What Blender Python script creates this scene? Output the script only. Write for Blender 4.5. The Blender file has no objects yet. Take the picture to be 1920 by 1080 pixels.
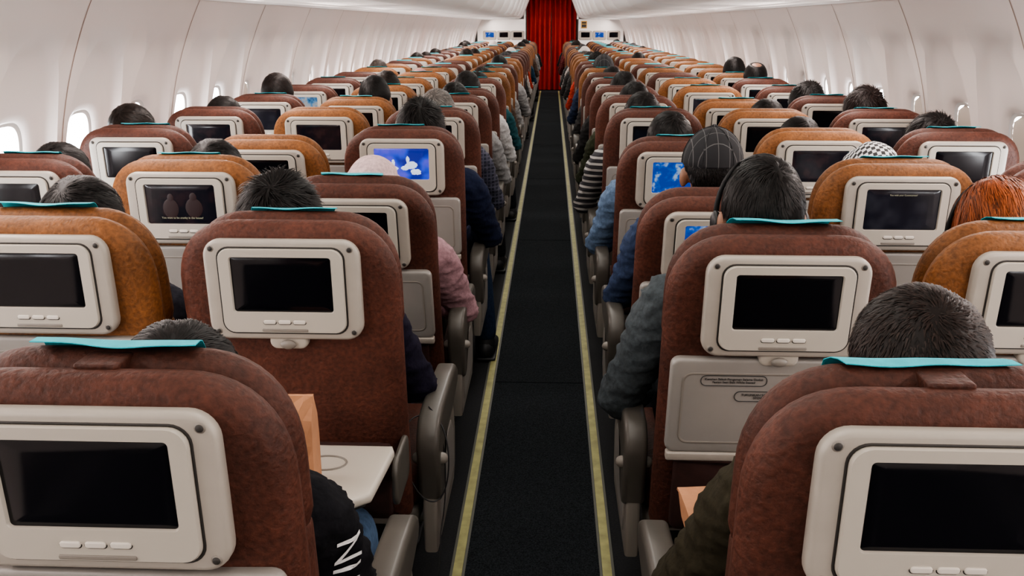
import bpy, bmesh, math, random
from mathutils import Vector, Matrix, noise
from mathutils.bvhtree import BVHTree
random.seed(7)
C = bpy.context.scene.collection
sc = bpy.context.scene
PI = math.pi
try:
    sc.view_settings.view_transform='AgX'; sc.view_settings.look='AgX - Medium High Contrast'
except Exception: pass

# ------------------------------------------------------------------ materials
def newmat(name):
    m = bpy.data.materials.new(name); m.use_nodes = True
    nt = m.node_tree
    return m, nt, nt.nodes['Principled BSDF']

def mat(name, col, rough=0.5, metal=0.0, emis=None, estr=0.0, nscale=None, namt=0.15, bump=0.0, bscale=None, usecol=False, spec=0.5, coat=0.0, sheen=0.0, bdist=.003, big=0.0, attr=None):
    m, nt, b = newmat(name)
    N, L = nt.nodes, nt.links
    b.inputs['Roughness'].default_value = rough
    b.inputs['Metallic'].default_value = metal
    b.inputs['Specular IOR Level'].default_value = spec
    b.inputs['Coat Weight'].default_value = coat
    b.inputs['Sheen Weight'].default_value = sheen
    b.inputs['Base Color'].default_value = (*col, 1)
    src = None
    tc = N.new('ShaderNodeTexCoord')
    if usecol:
        oi = N.new('ShaderNodeObjectInfo'); src = oi.outputs['Color']
    def scale_by(src, fac):
        vm = N.new('ShaderNodeVectorMath'); vm.operation = 'SCALE'
        if src: L.new(src, vm.inputs[0])
        else: vm.inputs[0].default_value = col
        L.new(fac, vm.inputs['Scale']); return vm.outputs[0]
    def nfac(scale, amt, det=5):
        nz = N.new('ShaderNodeTexNoise'); nz.inputs['Scale'].default_value = scale
        nz.inputs['Detail'].default_value = det
        L.new(tc.outputs['Object'], nz.inputs['Vector'])
        mr = N.new('ShaderNodeMapRange')
        mr.inputs[1].default_value = 0.3; mr.inputs[2].default_value = 0.7
        mr.inputs[3].default_value = 1 - amt; mr.inputs[4].default_value = 1 + amt
        L.new(nz.outputs['Fac'], mr.inputs[0]); return mr.outputs[0]
    if nscale: src = scale_by(src, nfac(nscale, namt))
    if big: src = scale_by(src, nfac(9, big, 2))
    if attr:
        at = N.new('ShaderNodeAttribute'); at.attribute_name = attr
        src = scale_by(src, at.outputs['Fac'])
    if src: L.new(src, b.inputs['Base Color'])
    if bump:
        n2 = N.new('ShaderNodeTexNoise'); n2.inputs['Scale'].default_value = bscale or 200
        n2.inputs['Detail'].default_value = 3
        L.new(tc.outputs['Object'], n2.inputs['Vector'])
        bp = N.new('ShaderNodeBump'); bp.inputs['Strength'].default_value = bump
        bp.inputs['Distance'].default_value = bdist
        L.new(n2.outputs['Fac'], bp.inputs['Height']); L.new(bp.outputs[0], b.inputs['Normal'])
    if emis:
        b.inputs['Emission Color'].default_value = (*emis, 1)
        b.inputs['Emission Strength'].default_value = estr
    return m

M = {}
M['fabric'] = mat('seat_fabric', (.14,.04,.025), .60, nscale=120, namt=.32, bump=.7, bscale=120, usecol=True, spec=.30, big=.22)
M['bezel'] = mat('monitor_plastic', (.38,.345,.30), .38, nscale=30, namt=.03)
M['bezel2'] = mat('monitor_inner_plastic', (.45,.415,.36), .34)
M['groove'] = mat('dark_groove', (.03,.027,.024), .6)
M['screen'] = mat('screen_glass', (.003,.003,.005), .14, spec=.4)
M['button'] = mat('button_plastic', (.60,.56,.50), .35)
M['tray'] = mat('tray_plastic', (.27,.255,.235), .33, nscale=20, namt=.03)
M['traylight'] = mat('tray_plastic_light', (.52,.475,.41), .35)
M['text'] = mat('print_ink', (.03,.03,.03), .6)
M['teal'] = mat('teal_cloth', (.012,.42,.50), .75, nscale=60, namt=.12, bump=.3, bscale=500)
M['arm'] = mat('armrest_plastic', (.085,.077,.066), .36, nscale=40, namt=.05)
M['shroud'] = mat('shroud_plastic', (.22,.20,.175), .42)
M['metal'] = mat('seat_frame_metal', (.22,.22,.22), .4, metal=.8)
M['darkfab'] = mat('pocket_fabric', (.035,.011,.008), .9, nscale=60, namt=.2)
M['wall'] = mat('cabin_wall_plastic', (.88,.80,.765), .34, nscale=3, namt=.012)
M['bin'] = mat('bin_plastic', (.86,.83,.80), .32)
M['seam'] = mat('seam_rubber', (.40,.30,.25), .6)
M['wframe'] = mat('window_surround', (.80,.76,.72), .4)
M['shade'] = mat('window_shade', (.70,.62,.54), .5)
M['pane'] = mat('window_daylight', (.9,.95,1), .3, emis=(.95,.97,1.0), estr=22)
M['carpet'] = mat('aisle_carpet', (.020,.023,.026), .95, nscale=260, namt=.75, bump=.8, bscale=400, spec=.1)
M['floor'] = mat('floor_dark', (.011,.012,.014), .9, nscale=150, namt=.4, bump=.4)
M['strip'] = mat('photoluminescent_strip', (.36,.34,.13), .5, nscale=25, namt=.22)
M['stripedge'] = mat('strip_edge', (.09,.09,.07), .5)
M['skin'] = mat('skin', (.30,.15,.09), .5, nscale=12, namt=.08, usecol=True)
M['cloth'] = mat('clothing', (.1,.1,.1), .9, nscale=90, namt=.22, bump=.8, bscale=38, usecol=True, spec=.15, bdist=.006)
M['shoe'] = mat('shoe_leather', (.02,.02,.022), .5)
M['hair'] = mat('hair', (.01,.008,.007), .5, usecol=True, spec=.22, attr='shade')
M['paper'] = mat('kraft_paper', (.42,.20,.10), .8, nscale=14, namt=.14, bump=.9, bscale=18, bdist=.008)
M['black'] = mat('black_plastic', (.010,.010,.011), .45)
M['white'] = mat('white_print', (.75,.75,.75), .7)
M['sign'] = mat('placard', (.55,.30,.05), .5)

m, nt, b = newmat('red_curtain'); b.inputs['Roughness'].default_value = .75
tc=nt.nodes.new('ShaderNodeTexCoord'); nz=nt.nodes.new('ShaderNodeTexNoise'); nz.inputs['Scale'].default_value=3
cr=nt.nodes.new('ShaderNodeValToRGB'); cr.color_ramp.elements[0].color=(.26,.010,.006,1); cr.color_ramp.elements[1].color=(.40,.020,.012,1)
nt.links.new(tc.outputs['Object'],nz.inputs['Vector']); nt.links.new(nz.outputs['Fac'],cr.inputs[0]); nt.links.new(cr.outputs[0],b.inputs['Base Color'])
M['curtain'] = m

def screen_mat(name, c0, c1, c2, strength, scale, thr=.55):
    m, nt, b = newmat(name); N, L = nt.nodes, nt.links
    b.inputs['Base Color'].default_value = (.005,.005,.008,1); b.inputs['Roughness'].default_value = .15
    tc = N.new('ShaderNodeTexCoord')
    nz = N.new('ShaderNodeTexNoise'); nz.inputs['Scale'].default_value = scale; nz.inputs['Detail'].default_value = 2
    L.new(tc.outputs['Object'], nz.inputs['Vector'])
    cr = N.new('ShaderNodeValToRGB')
    e = cr.color_ramp.elements
    e[0].position = thr-.12; e[0].color = (*c0,1)
    e[1].position = thr; e[1].color = (*c1,1)
    k = cr.color_ramp.elements.new(thr+.1); k.color = (*c2,1)
    L.new(nz.outputs['Fac'], cr.inputs[0])
    L.new(cr.outputs[0], b.inputs['Emission Color']); b.inputs['Emission Strength'].default_value = strength
    return m
M['scr_blue'] = screen_mat('screen_cartoon_blue', (.006,.02,.30), (.02,.07,.70), (.12,.10,.75), 1.0, 14, .5)
M['scr_map'] = screen_mat('screen_flight_map', (.010,.06,.40), (.02,.12,.55), (.35,.5,.7), .8, 38, .58)
M['scr_dim'] = screen_mat('screen_dim_film', (.003,.003,.005), (.010,.005,.007), (.024,.011,.011), .8, 26, .55)
M['scr_sky'] = screen_mat('screen_sky_film', (.02,.12,.3), (.15,.35,.6), (.5,.5,.5), .7, 24, .5)
M['scr_haze'] = screen_mat('screen_haze', (.005,.006,.009), (.011,.012,.018), (.032,.032,.04), .6, 11, .52)
M['scr_fig'] = mat('screen_figure', (.5,.6,.7), .4, emis=(.42,.50,.75), estr=.9)
M['scr_red'] = mat('screen_red_blur', (.01,.004,.004), .4, emis=(.016,.005,.006), estr=.8)
M['scr_txt'] = mat('screen_subtitle', (.2,.2,.1), .4, emis=(.45,.42,.36), estr=.4)

def stripes_mat(name, ca, cb, axis, freq, duty=.5, check=False, freq2=None):
    m, nt, b = newmat(name); N, L = nt.nodes, nt.links
    b.inputs['Roughness'].default_value = .9
    tc = N.new('ShaderNodeTexCoord'); sx = N.new('ShaderNodeSeparateXYZ'); L.new(tc.outputs['Object'], sx.inputs[0])
    def s(out, f):
        mu = N.new('ShaderNodeMath'); mu.operation='MULTIPLY'; mu.inputs[1].default_value=f; L.new(out, mu.inputs[0])
        fr = N.new('ShaderNodeMath'); fr.operation='FRACT'; L.new(mu.outputs[0], fr.inputs[0])
        gt = N.new('ShaderNodeMath'); gt.operation='GREATER_THAN'; gt.inputs[1].default_value=duty; L.new(fr.outputs[0], gt.inputs[0])
        return gt.outputs[0]
    a = s(sx.outputs[axis], freq)
    if check:
        c = s(sx.outputs[0], freq2 or freq)
        x = N.new('ShaderNodeMath'); x.operation = 'MAXIMUM' if check=='grid' else 'COMPARE'
        L.new(a, x.inputs[0]); L.new(c, x.inputs[1])
        if x.operation=='COMPARE': x.inputs[2].default_value=.1
        a = x.outputs[0]
    mx = N.new('ShaderNodeMix'); mx.data_type='RGBA'
    mx.inputs[6].default_value=(*ca,1); mx.inputs[7].default_value=(*cb,1)
    L.new(a, mx.inputs[0]); L.new(mx.outputs[2], b.inputs['Base Color'])
    return m
M['striped'] = stripes_mat('striped_knit', (.03,.03,.035), (.38,.37,.35), 2, 34, .62)
M['checked'] = stripes_mat('checked_cotton', (.012,.015,.03), (.06,.06,.09), 2, 60, .7, 'grid')
M['hound'] = stripes_mat('houndstooth_scarf', (.03,.03,.03), (.7,.7,.7), 1, 45, .5, True)
M['plaidcap'] = stripes_mat('plaid_cap_cloth', (.014,.014,.016), (.085,.085,.085), 1, 30, .94, 'grid')

# ------------------------------------------------------------------ mesh helpers
def mesh(name, verts, faces, mats, smooth=True, mi=None, recalc=True):
    me = bpy.data.meshes.new(name)
    me.from_pydata([tuple(v) for v in verts], [], faces)
    if not isinstance(mats, (list, tuple)): mats = [mats]
    for m_ in mats: me.materials.append(m_)
    if mi:
        for p, i in zip(me.polygons, mi): p.material_index = i
    if recalc:
        bm = bmesh.new(); bm.from_mesh(me); bmesh.ops.recalc_face_normals(bm, faces=bm.faces); bm.to_mesh(me); bm.free()
    if smooth:
        me.polygons.foreach_set('use_smooth', [True]*len(me.polygons))
        try: me.set_sharp_from_angle(angle=math.radians(45))
        except Exception: pass
    me.update()
    return me

def obj(name, me, parent=None, loc=(0,0,0), label=None, color=None):
    o = bpy.data.objects.new(name, me); C.objects.link(o)
    o.location = loc
    if parent: o.parent = parent
    if label: o['label'] = label
    if color: o.color = (*color, 1)
    return o

def top(name, label, cat, loc=(0,0,0), group=None, me=None):
    o = bpy.data.objects.new(name, me); C.objects.link(o); o.location = loc
    if me is None: o.empty_display_size = .1
    o['label'] = label; o['category'] = cat
    if group: o['group'] = group
    return o

def struct(name, me, loc=(0,0,0)):
    o = bpy.data.objects.new(name, me); C.objects.link(o); o.location = loc; o['kind'] = 'structure'
    return o

class Geo:
    def __init__(s): s.v=[]; s.f=[]; s.m=[]
    def add(s, vf, mi=0, xf=None):
        v, f = vf; o = len(s.v)
        s.v += [xf(Vector(p)) if xf else Vector(p) for p in v]
        s.f += [tuple(i+o for i in q) for q in f]; s.m += [mi]*len(f)
        return s
    def mesh(s, name, mats, smooth=True): return mesh(name, s.v, s.f, mats, smooth, s.m)

def rrect(w, h, r, cx=0, cz=0, n=6):
    out=[]
    for sx,sz,a0 in ((1,1,0),(-1,1,90),(-1,-1,180),(1,-1,270)):
        for k in range(n+1):
            a=math.radians(a0+90*k/n)
            out.append((cx+sx*(w/2-r)+r*math.cos(a), cz+sz*(h/2-r)+r*math.sin(a)))
    return out

def backline(hw, z0, z1, rx, rz, rb=.03, n=10, e=2.3):
    P=[]
    for k in range(n+1):
        a = PI/2*k/n
        P.append((hw-rx+rx*abs(math.cos(a))**(2/e), z1-rz+rz*abs(math.sin(a))**(2/e)))
    for k in range(n+1):
        a = PI/2*(1-k/n)
        P.append((-(hw-rx+rx*abs(math.cos(a))**(2/e)), z1-rz+rz*abs(math.sin(a))**(2/e)))
    for t in (.33,.66): P.append((-hw, z1-rz+(z0+rb-z1+rz)*t))
    for k in range(4):
        a = PI+PI/2*k/3; P.append((-hw+rb+rb*math.cos(a), z0+rb+rb*math.sin(a)))
    for k in range(4):
        a = 1.5*PI+PI/2*k/3; P.append((hw-rb+rb*math.cos(a), z0+rb+rb*math.sin(a)))
    for t in (.33,.66): P.append((hw, z0+rb+(z1-rz-z0-rb)*t))
    return P

def pillow(out, y0, y1, r, dome0=0.0, dome1=0.0, nb=4, inner=(.8,.45)):
    n = len(out); cx = sum(p[0] for p in out)/n; cz = sum(p[1] for p in out)/n
    nor=[]
    for i in range(n):
        a = Vector(out[i-1]); c = Vector(out[(i+1)%n]); t = (c-a)
        if t.length < 1e-9: t = Vector((1,0))
        t.normalize(); nn = Vector((-t.y, t.x))
        if nn.dot(Vector((cx,cz))-Vector(out[i])) < 0: nn = -nn
        nor.append(nn)
    def side(y, sgn, dome):
        R=[]
        for k in range(nb+1):
            a = PI/2*k/nb; ins = r*(1-math.cos(a)); yy = y + sgn*r*(1-math.sin(a))
            R.append([(out[i][0]+nor[i].x*ins, yy, out[i][1]+nor[i].y*ins) for i in range(n)])
        last = R[-1]
        for s in inner:
            R.append([(cx+(p[0]-cx)*s, y-sgn*dome*(1-s*s), cz+(p[2]-cz)*s) for p in last])
        return R
    A = side(y0, 1, dome0); B = side(y1, -1, dome1)
    seq = A[::-1]+B
    V=[(cx, y0-dome0, cz)]; F=[]
    for rg in seq: V += rg
    V.append((cx, y1+dome1, cz)); last=len(V)-1
    for i in range(n): F.append((0, 1+(i+1)%n, 1+i))
    for k in range(len(seq)-1):
        a=1+k*n; b=a+n
        for i in range(n):
            j=(i+1)%n; F.append((a+i,a+j,b+j,b+i))
    a=1+(len(seq)-1)*n
    for i in range(n): F.append((a+i, a+(i+1)%n, last))
    return V, F

def ring_frame(o, i, y0, y1, r=.002):
    n=len(o); V=[]; F=[]
    def ins(L_, k): 
        cx=sum(p[0] for p in L_)/n; cz=sum(p[1] for p in L_)/n
        return [(cx+(p[0]-cx)*k, cz+(p[1]-cz)*k) for p in L_]
    R=[[(p[0],y1,p[1]) for p in o],[(p[0],y0+r,p[1]) for p in o],[(p[0],y0,p[1]) for p in ins(o,.985)],
       [(p[0],y0,p[1]) for p in ins(i,1.02)],[(p[0],y0+r,p[1]) for p in i],[(p[0],y1,p[1]) for p in i]]
    for q in R: V+=q
    for k in range(5):
        for a in range(n):
            b=(a+1)%n; F.append((k*n+a,k*n+b,(k+1)*n+b,(k+1)*n+a))
    for a in range(n):
        b=(a+1)%n; F.append((5*n+a,5*n+b,b,a))
    return V,F

def box(x0,x1,y0,y1,z0,z1):
    V=[(x,y,z) for x in (x0,x1) for y in (y0,y1) for z in (z0,z1)]
    F=[(0,1,3,2),(4,6,7,5),(0,4,5,1),(2,3,7,6),(0,2,6,4),(1,5,7,3)]
    return V,F

def rbox(x0,x1,y0,y1,z0,z1,r,axis='y'):
    if axis=='y':
        return pillow(rrect(x1-x0,z1-z0,min(r*1.5,(x1-x0)/2*.95,(z1-z0)/2*.95),(x0+x1)/2,(z0+z1)/2,4),y0,y1,r*.6,nb=3,inner=(.6,))
    if axis=='z':
        v,f=pillow(rrect(x1-x0,y1-y0,min(r*1.5,(x1-x0)/2*.95,(y1-y0)/2*.95),(x0+x1)/2,(y0+y1)/2,5),z0,z1,min(r,(z1-z0)/2*.9),nb=3,inner=(.6,))
        return [(p[0],p[2],p[1]) for p in v], f
    v,f=pillow(rrect(y1-y0,z1-z0,min(r*1.5,(y1-y0)/2*.95,(z1-z0)/2*.95),(y0+y1)/2,(z0+z1)/2,5),x0,x1,min(r,(x1-x0)/2*.9),nb=3,inner=(.6,))
    return [(p[1],p[0],p[2]) for p in v], f

def tube(pts, rad, seg=14, cap=True):
    pts=[Vector(p) for p in pts]; rings=[]; n=len(pts)
    rad=[(r,r) if not isinstance(r,(tuple,list)) else r for r in rad]
    fr=[]
    for i in range(n):
        t=(pts[min(i+1,n-1)]-pts[max(i-1,0)]).normalized()
        X=Vector((1,0,0)) if abs(t.x)<.8 else Vector((0,1,0))
        s=(X-t*X.dot(t)).normalized(); o=t.cross(s); fr.append((t,s,o))
    def rg(c,s,o,rx,ry): return [c+s*rx*math.cos(2*PI*k/seg)+o*ry*math.sin(2*PI*k/seg) for k in range(seg)]
    t,s,o=fr[0]; rx,ry=rad[0]; m_=min(rx,ry)
    if cap:
        for a in (80,55,28):
            a=math.radians(a); rings.append(rg(pts[0]-t*m_*math.sin(a),s,o,rx*math.cos(a),ry*math.cos(a)))
    for i in range(n): rings.append(rg(pts[i],fr[i][1],fr[i][2],*rad[i]))
    t,s,o=fr[-1]; rx,ry=rad[-1]; m_=min(rx,ry)
    if cap:
        for a in (28,55,80):
            a=math.radians(a); rings.append(rg(pts[-1]+t*m_*math.sin(a),s,o,rx*math.cos(a),ry*math.cos(a)))
    V=[];F=[]
    for r_ in rings: V+=r_
    for k in range(len(rings)-1):
        for i in range(seg):
            j=(i+1)%seg; F.append((k*seg+i,k*seg+j,(k+1)*seg+j,(k+1)*seg+i))
    F.append(tuple(range(seg))[::-1]); F.append(tuple((len(rings)-1)*seg+i for i in range(seg)))
    return V,F

def ell(c, r, nu=20, nv=12, fn=None):
    V=[Vector((0,0,1))]; 
    for j in range(1,nv):
        th=PI*j/nv
        for i in range(nu):
            ph=2*PI*i/nu; V.append(Vector((math.sin(th)*math.cos(ph),math.sin(th)*math.sin(ph),math.cos(th))))
    V.append(Vector((0,0,-1))); F=[]
    for i in range(nu): F.append((0,1+i,1+(i+1)%nu))
    for j in range(nv-2):
        for i in range(nu):
            k=(i+1)%nu; F.append((1+j*nu+i,1+(j+1)*nu+i,1+(j+1)*nu+k,1+j*nu+k))
    L=len(V)-1
    for i in range(nu): F.append((L,1+(nv-2)*nu+(i+1)%nu,1+(nv-2)*nu+i))
    out=[]
    for d in V:
        k=fn(d) if fn else 1
        out.append(Vector((c[0]+d.x*r[0]*k,c[1]+d.y*r[1]*k,c[2]+d.z*r[2]*k)))
    return out,F

def remeshed(name, geo, voxel, material, smooth=3):
    me=mesh(name+'_raw', geo.v, geo.f, material)
    o=bpy.data.objects.new('tmp',me); C.objects.link(o)
    r=o.modifiers.new('r','REMESH'); r.mode='VOXEL'; r.voxel_size=voxel; r.use_smooth_shade=True
    s=o.modifiers.new('s','SMOOTH'); s.iterations=smooth; s.factor=.5
    dg=bpy.context.evaluated_depsgraph_get()
    out=bpy.data.meshes.new_from_object(o.evaluated_get(dg)); out.name=name
    bpy.data.objects.remove(o); bpy.data.meshes.remove(me)
    out.materials.clear(); out.materials.append(material)
    out.polygons.foreach_set('use_smooth',[True]*len(out.polygons))
    return out

def text_mesh(name, body, size, material, extrude=.0003):
    cu=bpy.data.curves.new(name,'FONT'); cu.body=body; cu.size=size; cu.align_x='CENTER'; cu.align_y='CENTER'; cu.extrude=extrude
    o=bpy.data.objects.new('tmp',cu); C.objects.link(o)
    dg=bpy.context.evaluated_depsgraph_get()
    me=bpy.data.meshes.new_from_object(o.evaluated_get(dg)); me.name=name
    bpy.data.objects.remove(o)
    me.materials.clear(); me.materials.append(material)
    return me

# ------------------------------------------------------------------ cabin shell
YB, YF = -1.8, 23.4
R0, ZC = 1.77, .75
def wx(z): return math.sqrt(max(R0*R0-(z-ZC)**2, .01))
PITCH=.508; WZ=.995
def wall(sgn, name):
    g=Geo(); y_ref=3.09; wins=[]
    z0,z1=.62,1.50; N=64; k=-9
    while y_ref+k*PITCH+PITCH/2 < 22.2:
        yc=y_ref+k*PITCH; wins.append(yc)
        def se(ra,rt,rb_,e,cz):
            P=[]
            for i in range(N):
                t=2*PI*(i+.5)/N; c,s=math.cos(t),math.sin(t); r_=rt if s>0 else rb_
                P.append((ra*math.copysign(abs(c)**(2/e),c), cz+r_*math.copysign(abs(s)**(2/e),s)))
            return P
        a,b_=.115,.170
        spec=[(se(a,b_,b_,3,WZ),.066),(se(a+.008,b_+.008,b_+.008,3,WZ),.056),(se(a+.03,b_+.03,b_+.03,2.8,WZ),.048),
              (se(.170,.27,.24,2.6,WZ),.043),(se(.202,.40,.30,2.3,WZ),.038),(se(.212,.440,.33,2.3,WZ),.024),(se(.222,.462,.34,2.3,WZ),0.0)]
        rings=[[Vector((sgn*(wx(z)+dp), yc+y, z)) for y,z in P] for P,dp in spec]
        outer=[]
        hy=PITCH/2; cz=(z0+z1)/2; hz=(z1-z0)/2
        for i in range(N):
            t=2*PI*(i+.5)/N; c,s=math.cos(t),math.sin(t)
            q=min(1/abs(c) if abs(c)>1e-6 else 9, 1/abs(s) if abs(s)>1e-6 else 9)
            z=cz+s*q*hz; outer.append(Vector((sgn*wx(z), yc+c*q*hy, z)))
        rings.append(outer)
        V=[];F=[]
        for r_ in rings: V+=r_
        for q in range(len(rings)-1):
            for i in range(N):
                j=(i+1)%N; F.append((q*N+i,q*N+j,(q+1)*N+j,(q+1)*N+i))
        g.add((V,F)); k+=1
        for cy,czz,ang in ((1,1,PI/4),(-1,1,3*PI/4),(-1,-1,5*PI/4),(1,-1,7*PI/4)):
            i=int(math.floor(ang/(2*PI)*N-.5)); p=outer[i%N]; q2=outer[(i+1)%N]
            zz=z1 if czz>0 else z0
            g.add(([p,q2,Vector((sgn*wx(zz),yc+cy*PITCH/2,zz))],[(0,1,2)]))
    ya=wins[0]-PITCH/2; yb=wins[-1]+PITCH/2
    def strip(zl, y0, y1):
        V=[];F=[]
        for z in zl: V+= [Vector((sgn*wx(z),y0,z)),Vector((sgn*wx(z),y1,z))]
        for i in range(len(zl)-1): F.append((2*i,2*i+1,2*i+3,2*i+2))
        g.add((V,F))
    strip([z1+(1.62-z1)*i/5 for i in range(6)], ya, yb)
    strip([0+z0*i/8 for i in range(9)], ya, yb)
    strip([0+1.62*i/20 for i in range(21)], yb, YF)
    strip([0+1.62*i/20 for i in range(21)], YB-.1, ya)
    struct(name,g.mesh(name,[M['wall']]))
    gs=Geo()
    for w in wins[::2]:
        y=w-PITCH/2; zl=[.3+1.29*t/24 for t in range(25)]
        V=[];F=[]
        for z in zl:
            x=sgn*(wx(z)-.0015); V+=[Vector((x,y-.003,z)),Vector((x,y+.003,z))]
        for q in range(24): F.append((2*q,2*q+1,2*q+3,2*q+2))
        gs.add((V,F))
    struct('trim_%d'%(1 if sgn<0 else 2), gs.mesh('panel_seams',[M['seam']]))
    return wins

winsL=wall(-1,'wall_left'); winsR=wall(1,'wall_right')
def pane_mesh(sgn, closed):
    g=Geo(); N=40
    def se(ra,rb,e=3):
        P=[]
        for i in range(N):
            t=2*PI*(i+.5)/N; c,s=math.cos(t),math.sin(t)
            P.append((ra*math.copysign(abs(c)**(2/e),c), rb*math.copysign(abs(s)**(2/e),s)))
        return P
    def at(y,z,d): return Vector((sgn*(wx(WZ+z)+d+.006),y,WZ+z))
    A=se(.121,.176); B=se(.104,.158)
    V=[at(y,z,.062) for y,z in A]+[at(y,z,.066) for y,z in B]+[at(y,z,.076) for y,z in B]
    F=[]
    for q in range(2):
        for i in range(N):
            j=(i+1)%N; F.append((q*N+i,q*N+j,(q+1)*N+j,(q+1)*N+i))
    g.add((V,F),0)
    V=[at(y,z,.076) for y,z in B]+[at(0,0,.076)]
    g.add((V,[(i,(i+1)%N,N) for i in range(N)]),1)
    if closed:
        zs=-.02 if closed==1 else -.157
        V=[];F=[]
        for i in range(13):
            z=.1579+(zs-.1579)*i/12
            hw=.104*max(0,(1-abs(z/.158)**3))**(1/3)
            V+=[at(-hw,z,.070),at(hw,z,.070)]
        for i in range(12): F.append((2*i,2*i+1,2*i+3,2*i+2))
        g.add((V,F),2)
    return g.mesh('window_pane',[M['wframe'],M['pane'],M['shade']])
PM={(s,c):pane_mesh(s,c) for s in (-1,1) for c in (0,1,2)}
wn=1
for s,wl in ((-1,winsL),(1,winsR)):
    for i,w in enumerate(wl):
        if w<1.2: c=1
        elif s<0: c=random.choice([0,0,0,0,1])
        else: c=2 if abs(w-3.6)<.3 else random.choice([0,0,0,1,2])
        struct('window_%d'%wn, PM[(s,c)], (0,w,0)); wn+=1

g=Geo(); g.add(box(-1.62,1.62,YB,YF,-.05,0)); struct('floor',g.mesh('floor',[M['floor']],False))
g=Geo()
for k in range(9):
    y0=YB+.05+k*2.75; g.add(box(-.195,.195,y0,min(y0+2.742,YF-1.2),0,.006))
top('aisle_carpet','dark charcoal looped carpet runner along the aisle floor','carpet',(0,0,0.0),me=g.mesh('aisle_carpet',[M['carpet']],False))
for sgn in (-1,1):
    g=Geo(); g.add(box(sgn*.210-.013,sgn*.210+.013,YB,22.0,0,.009),0)
    g.add(box(sgn*.210-.021,sgn*.210-.0135,YB,22.0,0,.007),1); g.add(box(sgn*.210+.0135,sgn*.210+.021,YB,22.0,0,.007),1)
    struct('trim_%d'%(3 if sgn<0 else 4), g.mesh('floor_path_strip',[M['strip'],M['stripedge']],False))
    g=Geo()
    for xr in (.62,1.33): g.add(box(sgn*xr-.02,sgn*xr+.02,YB,22,0,.008))
    struct('trim_%d'%(5 if sgn<0 else 6), g.mesh('seat_track',[M['metal']],False))

prof=[(1.56,1.62),(1.5,2.0),(1.0,2.2),(.5,2.12),(.43,2.10),(.36,2.13),(.2,2.165),(0,2.175)]
full=[(-x,z) for x,z in prof]+[(x,z) for x,z in prof[::-1][1:]]
V=[];F=[]
for x,z in full: V+=[(x,YB-.1,z),(x,YF,z)]
for i in range(len(full)-1): F.append((2*i,2*i+1,2*i+3,2*i+2))
struct('ceiling',mesh('ceiling',V,F,M['bin']))
def binmesh(sgn, L):
    P=[(1.545,1.600),(1.50,1.588),(1.32,1.590),(1.30,1.598),(1.26,1.600),(.90,1.606),(.87,1.600),(.72,1.612),(.66,1.628),(.62,1.665),(.585,1.73),(.55,1.82),(.50,1.95),(.455,2.05),(.44,2.09),(.7,2.1),(1.2,2.05),(1.5,1.85)]
    n=len(P); V=[];F=[]
    for y in (0,.004,L-.004,L):
        k=1.0 if .002<y<L-.002 else .992
        for x,z in P:
            cx,cz=1.0,1.8; V.append((sgn*(cx+(x-cx)*k),y,cz+(z-cz)*k))
    for q in range(3):
        for i in range(n):
            j=(i+1)%n; F.append((q*n+i,q*n+j,(q+1)*n+j,(q+1)*n+i))
    F.append(tuple(range(n))); F.append(tuple(3*n+i for i in range(n))[::-1])
    return mesh('overhead_bin',V,F,M['bin'])
for sgn in (-1,1):
    bmh=binmesh(sgn,1.58-.002)
    y=YB+.02
    while y+1.58<22.0:
        top('overhead_bin','glossy off-white overhead luggage bin above the seats','luggage bin',(0,y,0),'overhead luggage bins',bmh); y+=1.58

g=Geo()
g.add(box(-1.66,-.56,22.05,22.10,0,1.60)); g.add(box(-.60,-.56,22.05,22.10,1.6,2.1))
struct('wall_front_left',g.mesh('bulkhead',[M['bin']],False))
g=Geo()
g.add(box(.64,1.66,22.05,22.10,0,1.60)); g.add(box(.60,.64,22.05,22.10,1.6,2.1))
struct('wall_front_right',g.mesh('bulkhead',[M['bin']],False))
g=Geo(); g.add(box(-1.9,1.9,YF,YF+.05,-.05,2.3)); struct('wall_front',g.mesh('front',[M['bin']],False))
g=Geo(); g.add(box(-1.9,1.9,YB-.06,YB,-.05,2.3)); struct('wall_rear',g.mesh('rear',[M['bin']],False))
def curtain(x0,x1,y,z0,z1,folds,amp):
    V=[];F=[];nx=folds*10; nz=14
    for j in range(nz+1):
        z=z0+(z1-z0)*j/nz; gather=1-.06*math.sin(PI*j/nz)
        for i in range(nx+1):
            t=i/nx; x=x0+(x1-x0)*t; xm=(x0+x1)/2; x=xm+(x-xm)*gather
            V.append((x,y+amp*math.sin(t*folds*2*PI)+.016*math.sin(t*folds*5.3+z*3),z))
    for j in range(nz):
        for i in range(nx):
            a=j*(nx+1)+i; F.append((a,a+1,a+nx+2,a+nx+1))
    return mesh('curtain',V,F,M['curtain'])
o=top('curtain','deep red pleated cabin curtain hanging across the aisle','curtain',(0,22.24,0))
obj('curtain_panel',curtain(-.55,.03,0,.02,2.12,5,.05),o); obj('curtain_panel',curtain(.02,.62,.03,.02,2.12,5,.05),o)
g=Geo(); g.add(tube([(-.62,.02,2.13),(.66,.02,2.13)],[.012,.012])); obj('curtain_rail',g.mesh('rail',[M['metal']]),o)
g=Geo(); g.add(box(.70,.83,22.035,22.05,1.40,1.56),0); g.add(box(.715,.815,22.032,22.036,1.50,1.54),1); g.add(box(.715,.815,22.032,22.036,1.42,1.485),1)
top('notice_placard','small amber notice placard on the bulkhead wall','sign',(0,0,0),me=g.mesh('placard',[M['sign'],M['groove']],False))

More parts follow.
